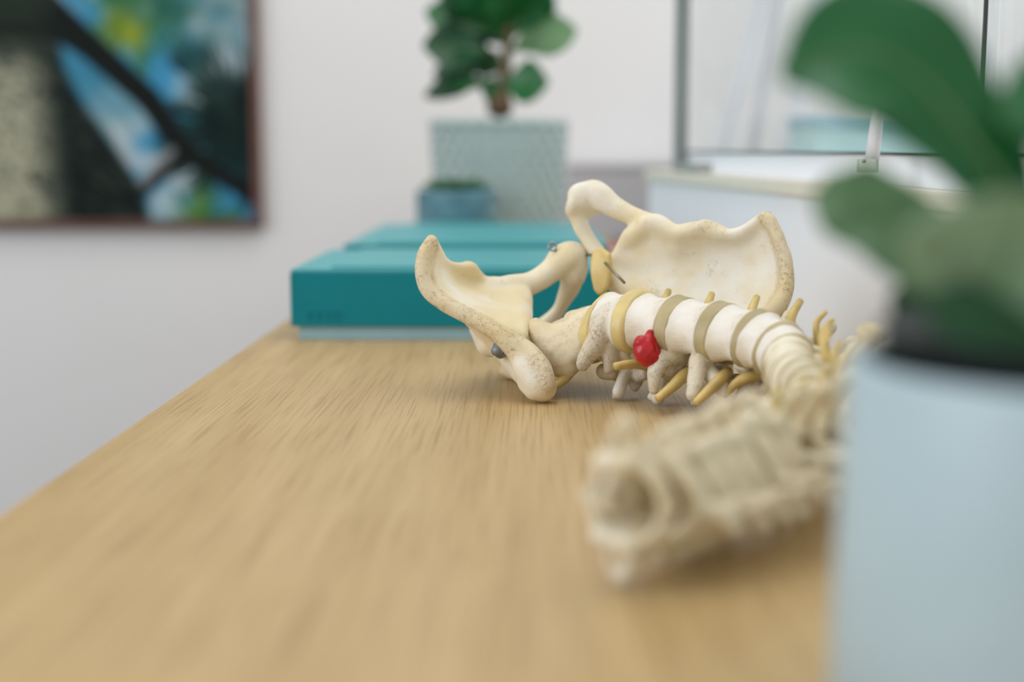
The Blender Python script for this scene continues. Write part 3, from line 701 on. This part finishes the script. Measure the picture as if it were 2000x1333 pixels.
# --- path of the vertebral centres
ctrl = [(1160, 650, .889), (1208, 644, .874), (1282, 648, .854), (1364, 656, .830), (1442, 664, .806), (1500, 682, .783),
        (1534, 710, .760), (1541, 744, .733), (1544, 782, .703), (1554, 802, .676), (1572, 812, .654), (1575, 824, .630), (1545, 842, .608), (1464, 880, .578), (1362, 928, .546), (1270, 974, .517), (1190, 1012, .490), (1125, 1045, .470)]
cp = [at(*c)*1000 for c in ctrl]
N = 1600; PATH = spline(cp, N); seg_ = np.linalg.norm(np.diff(PATH, axis=0), axis=1); ARC = np.concatenate([[0], np.cumsum(seg_)])
def pos(s_): return np.array([np.interp(s_, ARC, PATH[:, k]) for k in range(3)])
idx_of = [int(round(i*(N-1)/(len(ctrl)-1))) for i in range(len(ctrl))]
s_lum = [ARC[idx_of[i]] for i in range(0, 6)]       # S1, L5..L1
s_end = ARC[idx_of[16]]
wts = [26]+[22]*11+[18]+[15]*5+[17]                   # T12..T1, C7..C2(axis), C1
wts = [27]+[23]*11+[17]*6+[16]; wts = np.array(wts, float); wts *= (s_end-s_lum[-1])/wts.sum()
S_ALL = s_lum+list(s_lum[-1]+np.cumsum(wts))
phis = lambda i: np.interp(i, [0, 1, 2, 5, 6, 8, 11, 15, 25], [58, 50, 48, 40, 30, 18, 15, 12, 2])
def frame(s_, i):
    p = pos(s_); t_ = pos(min(s_+6, ARC[-1]))-pos(max(s_-6, 0)); t_ /= np.linalg.norm(t_)
    n_ = np.array([t_[1], -t_[0], 0]); n_ /= np.linalg.norm(n_); z = np.array([0, 0, 1.]); ph = math.radians(phis(i))
    a = n_*math.cos(ph)+z*math.sin(ph); a -= t_*a.dot(t_); a /= np.linalg.norm(a); r = np.cross(a, t_)
    return p, r, a, t_
FR = [frame(s_, i) for i, s_ in enumerate(S_ALL)]
print('spacing lumbar', np.diff(s_lum), 'rest', wts[[0, 3, 14]])
def Mx(fr, k=1.0, kz=None):
    p, r, a, t_ = fr; m_ = Matrix(((r[0], a[0], t_[0], p[0]), (r[1], a[1], t_[1], p[1]), (r[2], a[2], t_[2], p[2]), (0, 0, 0, 1)))
    m_ = m_ @ Matrix.Diagonal((k, k, kz or k, 1))
    m_.translation = m_.translation*.001
    return m_
# --- vertebra builders in millimetres (x right, y front, z up the spine)
def body_sdf(f, w_, d_, h_, waist=.10, heart=.0):
    X, Y, Z = f.grid(); t_ = np.clip(np.abs(Z)/(h_/2), 0, 1)
    sc_ = 1-waist*(1-t_**2.4)
    back = np.where(Y < 0, 1+.0*Y, 1); q = np.sqrt((X/(w_/2))**2+((Y-heart*0)/(d_/2))**2)/sc_
    ang = np.exp(-((X/(w_*.28))**2))*np.clip(-Y/(d_/2), 0, 1)*.14
    q = q/(1-ang)
    dr = (q-1)*min(w_, d_)/2; dz = np.abs(Z)-h_/2
    r_ = 1.6; a = np.maximum(dr+r_, 0); b_ = np.maximum(dz+r_, 0)
    d = np.minimum(np.maximum(dr+r_, dz+r_), 0)+np.sqrt(a*a+b_*b_)-r_
    f.f = np.minimum(f.f, d.astype(np.float32)); f.w = np.where(np.abs(Z) > h_/2-2, .35, .0).astype(np.float32)
def vertebra(kind, seed, extra=()):
    r = np.random.default_rng(seed); j = lambda a: float(r.normal(0, a))
    if kind == 'lumbar':
        w_, d_, h_ = 43, 33, 25; f = Field((-56, -64, -46), (46, 24, 40), .85); body_sdf(f, w_, d_, h_, .17); y0 = -d_/2; sl = {100: 3, 101: 10, 104: 5, 103: 9}.get(seed, 10)
        for s_ in (-1, 1):
            for z in (2, 6): f.chain([(s_*13, y0+3, z), (s_*14, y0-4, z), (s_*15, y0-10, z-1)], [4.5, 3.8, 4.4])
            f.chain([(s_*14, y0-8, 3), (s_*24, y0-9, 4+j(1)), (s_*36, y0-10+j(1.5), 5+j(2))], [5.5, 4.6, 4.4], wear=.5)
            f.chain([(s_*24, y0-10, 5), (s_*36, y0-13, 1)], [2, 2.8], wear=.5)
            f.chain([(s_*15, y0-11, 0), (s_*17, y0-14, 9), (s_*17, y0-13, 17)], [5, 5, 4], wear=.4)
            f.chain([(s_*14, y0-12, -2), (s_*12, y0-19, -10), (s_*13, y0-19, -19)], [5, 5, 4.6], wear=.6)
            f.sheet([[(s_*14, y0-12, 2, 4), (s_*8, y0-18, 1, 3.6), (0, y0-22, 1, 3.4)], [(s_*13, y0-14, -8, 4), (s_*7, y0-20, -9, 3.6), (0, y0-23, -9, 3.4)]])
        f.sheet([[(0, y0-20, 2, 3), (0, y0-22-sl*.5, 0, 2.4), (0, y0-22-sl, -3, 3)], [(0, y0-21, -5, 2.6), (0, y0-22-sl*.5, -8, 2), (0, y0-22-sl, -9, 3)], [(0, y0-22, -12, 3), (0, y0-23-sl*.5, -15, 2.8), (0, y0-22-sl, -16, 4)]])
        f.chain([(0, y0-8.5, -30), (0, y0-8.5, 30)], [7.4, 7.4], cut=True)
    elif kind == 'thoracic':
        low = seed == 200; tl = .6 if low else 1; sl = .55 if low else 1; w_, d_, h_ = 31, 27, 19; f = Field((-38, -66, -44), (38, 17, 20), .85); body_sdf(f, w_, d_, h_, .09); y0 = -d_/2
        for s_ in (-1, 1):
            for z in (1, 5): f.chain([(s_*9, y0+3, z), (s_*10, y0-9, z-1)], [3.4, 3.6])
            f.chain([(s_*10, y0-8, 2), (s_*(10+12*tl), y0-8-5*tl, 3+j(1)), (s_*(10+21*tl), y0-8-9*tl, 5+j(1))], [4.6, 4.0, 4.2]); f.chain([(s_*(10+20*tl), y0-8-8*tl, 4), (s_*(10+21.5*tl), y0-8-10*tl, 5)], [5.2, 5.0], wear=.5)
            f.chain([(s_*10, y0-9, 0), (s_*10, y0-10, 12)], [3.8, 3.2])
            f.chain([(s_*9, y0-12, 0), (s_*9, y0-14, -11)], [4, 3.4])
            f.sheet([[(s_*10, y0-9, 3, 3), (s_*6, y0-14, 2, 3), (0, y0-18, 1, 3)], [(s_*9, y0-11, -6, 3), (s_*6, y0-16, -4, 2.8), (0, y0-20, -5, 3)]])
        f.sheet([[(0, y0-17, 1, 3), (0, y0-17-13*sl, -9*sl, 2.8), (0, y0-17-25*sl, -19*sl, 4.2)], [(0, y0-19, -6, 3), (0, y0-19-12*sl, -6-9*sl, 3), (0, y0-19-21*sl, -6-17*sl, 4.4)]])
        f.chain([(0, y0-7.2, -30), (0, y0-7.2, 20)], [6, 6], cut=True)
    elif kind == 'cervical':
        w_, d_, h_ = 24, 17, 12; f = Field((-32, -50, -18), (32, 14, 16), .8); body_sdf(f, w_, d_, h_, .06); y0 = -d_/2
        for s_ in (-1, 1):
            f.chain([(s_*10, y0+4, 4), (s_*11, y0+1, 8)], [2.4, 2])
            f.chain([(s_*11, y0+8, -1), (s_*20, y0+6, -2), (s_*25, y0+1, -3)], [2.8, 2.6, 3], wear=.3)
            f.chain([(s_*12, y0-4, 0), (s_*20, y0-2, -1), (s_*25, y0, -3)], [3, 2.6, 3])
            f.chain([(s_*10, y0+1, 1), (s_*14, y0-6, 1), (s_*17, y0-11, 0)], [3.2, 3.4, 4])
            f.chain([(s_*18, y0-11, -8), (s_*18, y0-10, 7)], [4.6, 4.6])
            f.sheet([[(s_*17, y0-12, 4, 2.4), (s_*9, y0-20, 3, 2.2), (0, y0-24, 3, 2.4)], [(s_*17, y0-13, -6, 2.4), (s_*9, y0-21, -6, 2.2), (0, y0-25, -6, 2.4)]])
            f.chain([(0, y0-23, 0), (0, y0-32, -4), (s_*4, y0-38, -7)], [3, 2.6, 2.8], wear=.3)
        f.chain([(0, y0-10, -20), (0, y0-10, 20)], [8.6, 8.6], cut=True)
    elif kind == 'axis':
        f = Field((-32, -50, -18), (32, 14, 30), .8); body_sdf(f, 24, 17, 15, .05); y0 = -8.5
        f.chain([(0, 0, 4), (0, 1, 14), (0, 0, 23)], [6, 4.6, 4.4])
        for s_ in (-1, 1):
            f.chain([(s_*10, y0+6, 6), (s_*17, y0+4, 6)], [5, 6]); f.chain([(s_*16, y0+2, 0), (s_*25, y0-2, -4)], [3.6, 3])
            f.chain([(s_*16, y0-2, 2), (s_*17, y0-11, -4)], [4, 4.4])
            f.sheet([[(s_*17, y0-9, 4, 3), (s_*9, y0-20, 4, 3), (0, y0-25, 4, 3)], [(s_*17, y0-12, -6, 3), (s_*9, y0-22, -6, 3), (0, y0-27, -6, 3)]])
            f.chain([(0, y0-24, 0), (0, y0-34, -5), (s_*5, y0-39, -8)], [4.4, 4, 3.4])
        f.chain([(0, y0-10, -20), (0, y0-10, 20)], [8.8, 8.8], cut=True)
    else:
        f = Field((-46, -46, -16), (46, 16, 16), .85)
        n_ = 40; ring = []
        for k in range(n_+1):
            a = 2*math.pi*k/n_; x = 20*math.sin(a); y = -11+19*math.cos(a); ring.append((x, y, 0))
        f.chain(ring, [3.6]*len(ring), n=200); f.chain([(p[0], p[1], 3) for p in ring], [2.8]*len(ring), n=200)
        f.chain([(0, 9, -2), (0, 10.5, 2)], [4, 3.4])
        for s_ in (-1, 1):
            f.sheet([[(s_*18, 2, 4, 5), (s_*20, -14, 4, 5)], [(s_*16, 2, -5, 5), (s_*18, -12, -5, 5)]])
            f.chain([(s_*20, -2, 1), (s_*31, -2, 1), (s_*38, -7, 0)], [3.6, 3, 4]); f.chain([(s_*22, -13, 0), (s_*32, -11, 0), (s_*38, -8, 0)], [3.4, 3, 4])
        f.chain([(0, -29, 0), (0, -33, 0)], [4, 3.4])
        f.chain([(0, -14, -20), (0, -14, 20)], [9.5, 9.5], cut=True)
    for e_, w__ in extra: f.chain([q[:3] for q in e_], [q[3] for q in e_], wear=w__)
    f.blur(2); f.f += smooth_noise(f.f.shape, 7, .20, seed+50)+smooth_noise(f.f.shape, 12, .3, seed+90)
    return f.mesh(1.0, 2)
def place(me, name, m_, mtx):
    """put a millimetre mesh into the world as a part of the model"""
    o = bpy.data.objects.new(name, me); C.objects.link(o); o.parent = SP
    if not me.materials: me.materials.append(m_)
    me.polygons.foreach_set('use_smooth', [True]*len(me.polygons))
    o.matrix_basis = Matrix.Translation(-SP.location) @ mtx; return o
kinds = ['lumbar']*5+['thoracic']*12+['cervical']*5+['axis', 'atlas']
WD = {'sacrum': (42, 32, 12), 'lumbar': (43, 33, 25), 'thoracic': (31, 27, 19), 'cervical': (24, 17, 12), 'axis': (24, 17, 15), 'atlas': (0, 0, 12)}
cache = {}; SIZE = []; KZ = []
GAP = np.diff(S_ALL)
for i, kd in enumerate(kinds):
    if kd == 'lumbar': k = np.interp(i, [0, 4], [1.0, .86]); fill = .77
    elif kd == 'thoracic': k = np.interp(i, [5, 8, 16], [1.08, .98, .84]); fill = .78
    elif kd == 'cervical': k = np.interp(i, [17, 21], [1.04, .98]); fill = .8
    else: k = 0.86 if kd == 'axis' else .74; fill = .75
    g_ = (GAP[i]+GAP[min(i+1, len(GAP)-1)])/2
    SIZE.append(k); KZ.append(min(k, fill*g_/WD[kd][2]))
def loc_of(i, pts):
    p, r, a, t_ = FR[i+1]; out = []
    for q in pts:
        d = np.array(q[:3])-p; out.append([d.dot(r)/SIZE[i], d.dot(a)/SIZE[i], d.dot(t_)/KZ[i], q[3]/SIZE[i]])
    return out
EXTRA = {0: [([A(1188, 640, .870, 8), A(1178, 660, .866, 9), A(1165, 685, .864, 8), A(1150, 708, .862, 6), A(1138, 728, .861, 5)], .8),
             ([A(1192, 665, .868, 9), A(1192, 695, .867, 7), A(1191, 720, .866, 5.5), A(1187, 738, .865, 3.4)], .8),
             ([A(1168, 690, .87, 7), A(1184, 705, .872, 7), A(1204, 718, .872, 6)], .5)],
         1: [([A(1250, 700, .872, 8), A(1228, 716, .875, 7), A(1212, 728, .878, 6)], .8), ([A(1215, 735, .888, 6), A(1230, 745, .886, 5), A(1240, 772, .882, 3.2)], .9), ([A(1254, 725, .885, 5), A(1248, 748, .884, 4), A(1242, 770, .882, 3)], .9)],
         2: [([A(1312, 700, .838, 9), A(1295, 715, .835, 7), A(1281, 738, .828, 5), A(1277, 758, .825, 4.2), A(1277, 774, .825, 3.4)], .8), ([A(1325, 705, .842, 7), A(1318, 728, .842, 6), A(1325, 748, .842, 4.5)], .6), ([A(1283, 735, .83, 4), A(1305, 740, .836, 4.5), A(1322, 745, .842, 4)], .6)],
         3: [([A(1378, 700, .818, 8), A(1366, 714, .814, 6), A(1360, 738, .808, 4.8), A(1357, 762, .803, 4.6), A(1353, 780, .80, 4)], .5), ([A(1385, 735, .815, 5), A(1404, 760, .805, 5), A(1410, 768, .803, 4.6)], .3)]}
NEED = np.zeros(24); KEYS = []
for i, kd in enumerate(kinds):
    fr = FR[i+1]
    key = (kd, i) if kd == 'lumbar' else (kd, 'low' if i < 6 else 'low2' if i < 9 else i % 3) if kd == 'thoracic' else (kd, i % 2) if kd == 'cervical' else (kd, 0)
    if key not in cache: cache[key] = vertebra(kd, 100+i if key[1] not in ('low', 'low2') else 200, [(loc_of(i, p_), w__) for p_, w__ in EXTRA.get(i, [])])
    me = cache[key]; co = np.empty(len(me.vertices)*3, np.float32); me.vertices.foreach_get('co', co); co = co.reshape(-1, 3)
    p, r, a, t_ = fr; zz = p[2]+co[:, 0]*SIZE[i]*r[2]+co[:, 1]*SIZE[i]*a[2]+co[:, 2]*KZ[i]*t_[2]; NEED[i] = max(0, .8-zz.min()); KEYS.append(key)
mx_ = np.array([NEED[max(0, i-1):i+2].max() for i in range(24)]); LIFT = np.convolve(np.pad(mx_, 1, mode='edge'), [.25, .5, .25], 'valid'); LIFT = np.maximum(LIFT, NEED)
for i in range(24):
    p, r, a, t_ = FR[i+1]; FR[i+1] = (p+np.array([0, 0, LIFT[i]]), r, a, t_)
    jr = Matrix.Rotation(math.radians(float(rng.normal(0, 3.0)) if i > 7 else 0), 4, 'Z')
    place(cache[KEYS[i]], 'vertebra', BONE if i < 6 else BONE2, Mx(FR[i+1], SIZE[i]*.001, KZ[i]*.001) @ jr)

# --- discs between the bodies
def disc(i0, i1, m_, sc_=1.0, bulge=.05):
    ends = []
    for i, sgn in ((i0, 1), (i1, -1)):
        kd = 'sacrum' if i == 0 else kinds[i-1]; k = 1.0 if i == 0 else SIZE[i-1]; kz = 1.0 if i == 0 else KZ[i-1]
        p, r, a, t_ = FR[i]; W_, D_, H_ = WD[kd]
        ends.append((p+t_*sgn*(H_*kz/2-1.0), r*W_*k/2*sc_, a*D_*k/2*sc_))
    V = []; Fc = []; n = 56; rings = 9
    for q in range(rings):
        u_ = q/(rings-1); b_ = 1+bulge*math.sin(math.pi*u_)
        if q in (0, rings-1): b_ *= .93
        c = ends[0][0]*(1-u_)+ends[1][0]*u_; R_ = ends[0][1]*(1-u_)+ends[1][1]*u_; A_ = ends[0][2]*(1-u_)+ends[1][2]*u_
        for k in range(n):
            th = 2*math.pi*k/n; y = math.sin(th); y = y*(1-.14*math.exp(-(math.cos(th)/.56)**2)) if y < 0 else y
            V.append((c+(R_*math.cos(th)+A_*y)*b_)*.001)
    for q in range(rings-1):
        for k in range(n): Fc.append((q*n+k, q*n+(k+1) % n, (q+1)*n+(k+1) % n, (q+1)*n+k))
    Fc.append(tuple(range(n))[::-1]); Fc.append(tuple((rings-1)*n+k for k in range(n)))
    return link('intervertebral_disc', mesh(V, Fc), m_, SP)
for i in range(0, 23):
    if i == 22: continue
    disc(i, i+1, DISC_Y if i < 2 else DISC_O, 1.0 if i < 2 else .975, .04 if i < 2 else -.02)

# --- sacrum and coccyx
p0, r0_, a0_, t0_ = FR[0]
def SL(x, y, z, r): q = p0+r0_*x+a0_*y+t0_*z; return [q[0], q[1], q[2], r]
f = None
sup = t0_
S1 = [SL(0, 0, -6, 10)]
tip = A(992, 722, .955, 5); mid_ = A(1060, 690, .935, 9)
pts_all = [SL(0, 0, 8, 30), SL(50, -10, -10, 12), SL(-50, -10, -10, 12), tip, mid_, A(1040, 630, .885, 5), A(1100, 735, .88, 5)]
f = Field(*bbox(pts_all, 10), 1.0)
# first sacral body
X, Y, Z = f.grid(); q = np.stack([X-p0[0], Y-p0[1], Z-p0[2]], -1); lx, ly, lz = q@r0_, q@a0_, q@t0_
del X, Y, Z, q
qq = np.sqrt((lx/21)**2+(ly/16)**2)*np.clip(1+.10*np.clip((lz-0)/-14, -1, 1), .6, 1.3); d = np.maximum((qq-1)*16, np.abs(lz+6)-12)
f.f = np.minimum(f.f, d.astype(np.float32)); del lx, ly, lz, qq, d
# wings
ala = [[A(1046, 636, .888, 5), A(1075, 650, .886, 6), A(1110, 648, .884, 7), A(1135, 632, .884, 8)],
       [A(1052, 655, .883, 6), A(1078, 668, .88, 7), A(1108, 672, .878, 7), A(1136, 660, .88, 8)],
       [A(1066, 685, .878, 6), A(1084, 692, .875, 6), A(1108, 694, .874, 6), A(1128, 688, .876, 6)],
       [A(1084, 703, .876, 5), A(1096, 708, .874, 5), A(1106, 708, .874, 5), A(1116, 700, .876, 5)]]
f.sheet(ala)
f.chain([SL(15, -8, 0, 1)[:3], SL(32, -14, -4, 1)[:3], SL(46, -16, -8, 1)[:3]], [12, 10, 8])
# tapering curved body of the sacrum down to the coccyx
ax_ = [SL(0, -4, -8, 1)[:3], A(1090, 672, .912, 1)[:3], A(1050, 700, .935, 1)[:3], A(1015, 716, .945, 1)[:3], A(992, 720, .95, 1)[:3]]
f.chain(ax_, [16, 14, 11, 7, 4.5])
wv = r0_
for s_ in (-1, 1):
    f.chain([np.array(a_)+wv*s_*k for a_, k in zip(ax_, (26, 20, 14, 7, 3))], [9, 8, 6, 4.5, 3.5])
f.chain([SL(12, -22, 2, 1)[:3], SL(13, -24, 10, 1)[:3]], [5, 4]); f.chain([SL(-12, -22, 2, 1)[:3], SL(-13, -24, 10, 1)[:3]], [5, 4])
f.blur(2); f.f += smooth_noise(f.f.shape, 4, .22, 77)+smooth_noise(f.f.shape, 11, .4, 78); f.w[:] = .25
link('sacrum', f.mesh(.001, 1), SAC, SP)

# --- nerves: one stub on each side at every foramen
def foram(i, s_):
    p, r, a, t_ = FR[i]; k = SIZE[i-1]; kd = kinds[i-1]; W_, D_, H_ = WD[kd]
    return p, r, a, t_, k, W_, D_, H_
for i in range(1, 22):
    for s_ in (-1, 1):
        if s_ == -1 and i in (1, 2, 3, 4): continue
        p, r, a, t_, k, W_, D_, H_ = foram(i, s_)
        lo_ = p-t_*H_*k*.55
        Ln = 1.0 if kinds[i-1] == 'lumbar' else .62
        q = [lo_+r*s_*4*k-a*(D_/2+6)*k, lo_+r*s_*W_*.36*k-a*(D_/2+3)*k, lo_+r*s_*(W_*.55+3)*k-a*(D_*.38)*k-t_*3, lo_+r*s_*(W_*.55+17*Ln)*k-a*(D_*.45)*k-t_*9*Ln]
        for v_ in q: v_[2] = max(v_[2], 4.5)
        link('nerve', tube((spline(q, 10)*.001).tolist(), [x*.001*Ln for x in (2.4, 2.6, 2.8, 3.0, 3.2, 3.1, 2.9, 2.6, 2.3, 2.1)], 14), NERVE, SP)
for pts, rr in ((((1262, 716, .862), (1248, 712, .850), (1228, 712, .843), (1201, 716, .837)), (3, 3, 2.8, 2.3)),
                (((1352, 722, .845), (1335, 735, .83), (1312, 757, .822), (1284, 779, .816)), (3.4, 3.8, 3.3, 2.3)),
                (((1422, 728, .815), (1408, 740, .802), (1385, 763, .796), (1358, 788, .79)), (3.2, 3.6, 3.2, 2.2)),
                (((1135, 700, .885), (1120, 716, .88), (1100, 742, .874), (1078, 757, .868)), (3.6, 4, 3.4, 2.2))):
    P_ = spline([at(*q) for q in pts], 12); link('nerve', tube(P_.tolist(), (np.interp(np.linspace(0, 3, 12), range(4), rr)*.001).tolist(), 14), NERVE, SP)
# cord through the canal
cord = []
for i in range(0, 24):
    p, r, a, t_ = FR[i]; kd = 'sacrum' if i == 0 else kinds[i-1]; k = 1 if i == 0 else SIZE[i-1]
    off = {'sacrum': 22, 'lumbar': 25, 'thoracic': 20.7, 'cervical': 18.5, 'axis': 18.5, 'atlas': 16}[kd]*k
    cord.append((p-a*off)*.001)
link('nerve', tube(spline([at(1524, 700, .725), at(1528, 722, .715), at(1532, 750, .705), at(1535, 782, .692)], 10).tolist(), [x*.001 for x in (2, 2.6, 3, 3.3, 3.4, 3.4, 3.2, 3, 2.6, 2.2)], 14), NERVE, SP)
link('spinal_cord', tube(spline(cord, 120).tolist(), list(np.linspace(.0055, .0042, 120)), 14), NERVE, SP)

# --- red herniated disc
fpts = [A(1270, 652, .834, 2.6), A(1266, 664, .832, 3.6), A(1259, 682, .831, 6.4), A(1264, 697, .830, 6.0), A(1280, 706, .830, 3.6)]
f = Field(*bbox(fpts, 8), .55)
ch(f, fpts); ch(f, [A(1254, 671, .831, 5), A(1262, 690, .83, 6)]); ch(f, [A(1276, 664, .833, 2.6), A(1282, 690, .832, 3), A(1288, 708, .832, 2)])
f.blur(2); f.f += smooth_noise(f.f.shape, 6, .3, 5)
tag(link('herniated_disc', f.mesh(.001), RED, SP), 'glossy red herniated disc')

# --- pubic cartilage, wires, eye hook, bolt
cpts = [A(1171, 500, .936, 4), A(1174, 530, .934, 4), A(1174, 563, .932, 4)]
f = Field(*bbox(cpts, 16), .7); 
f.sheet([[A(1163, 494, .940, 2.4), A(1176, 492, .937, 2.4), A(1188, 500, .932, 2.4)], [A(1160, 530, .936, 2.4), A(1174, 532, .934, 2.8), A(1189, 530, .931, 2.4)], [A(1166, 564, .934, 2.4), A(1174, 570, .933, 2.6), A(1183, 560, .931, 2.4)]])
f.blur(2); link('pubic_cartilage', f.mesh(.001), CART, SP)
link('wire_pin', tube([at(1176, 508, .945), at(1184, 516, .926), at(1202, 535, .917), at(1220, 553, .91)], .0009, 10), WIRE, SP)
link('wire_pin', tube([at(1140, 500, .965), at(1152, 498, .955), at(1157, 497, .953)], .0009, 10), WIRE, SP)
ey = at(1079, 482, .955); V = []
ringp = [ey+Vector((.0026*math.cos(a), .0008*math.sin(a), .0026*math.sin(a))) for a in np.linspace(0, 2*math.pi*.97, 26)]
ho = link('eye_hook', tube(ringp, .0007, 10), STEEL, SP); link('shank', tube([at(1085, 490, .955), at(1095, 500, .96)], .0009, 10), STEEL, ho)
b0_, b1_ = at(965, 687, .862), at(996, 678, .874); dn = (b1_-b0_).normalized()
bo = link('bolt', tube([b0_, b0_+dn*.0035, b1_], .0026, 20), GREYM, SP)
link('washer', tube([b0_+dn*.0048, b0_+dn*.0062], .0055, 28), GREYM, bo)
link('nut', tube([b0_+dn*.0028, b0_+dn*.0048], .0042, 6), GREYM, bo)
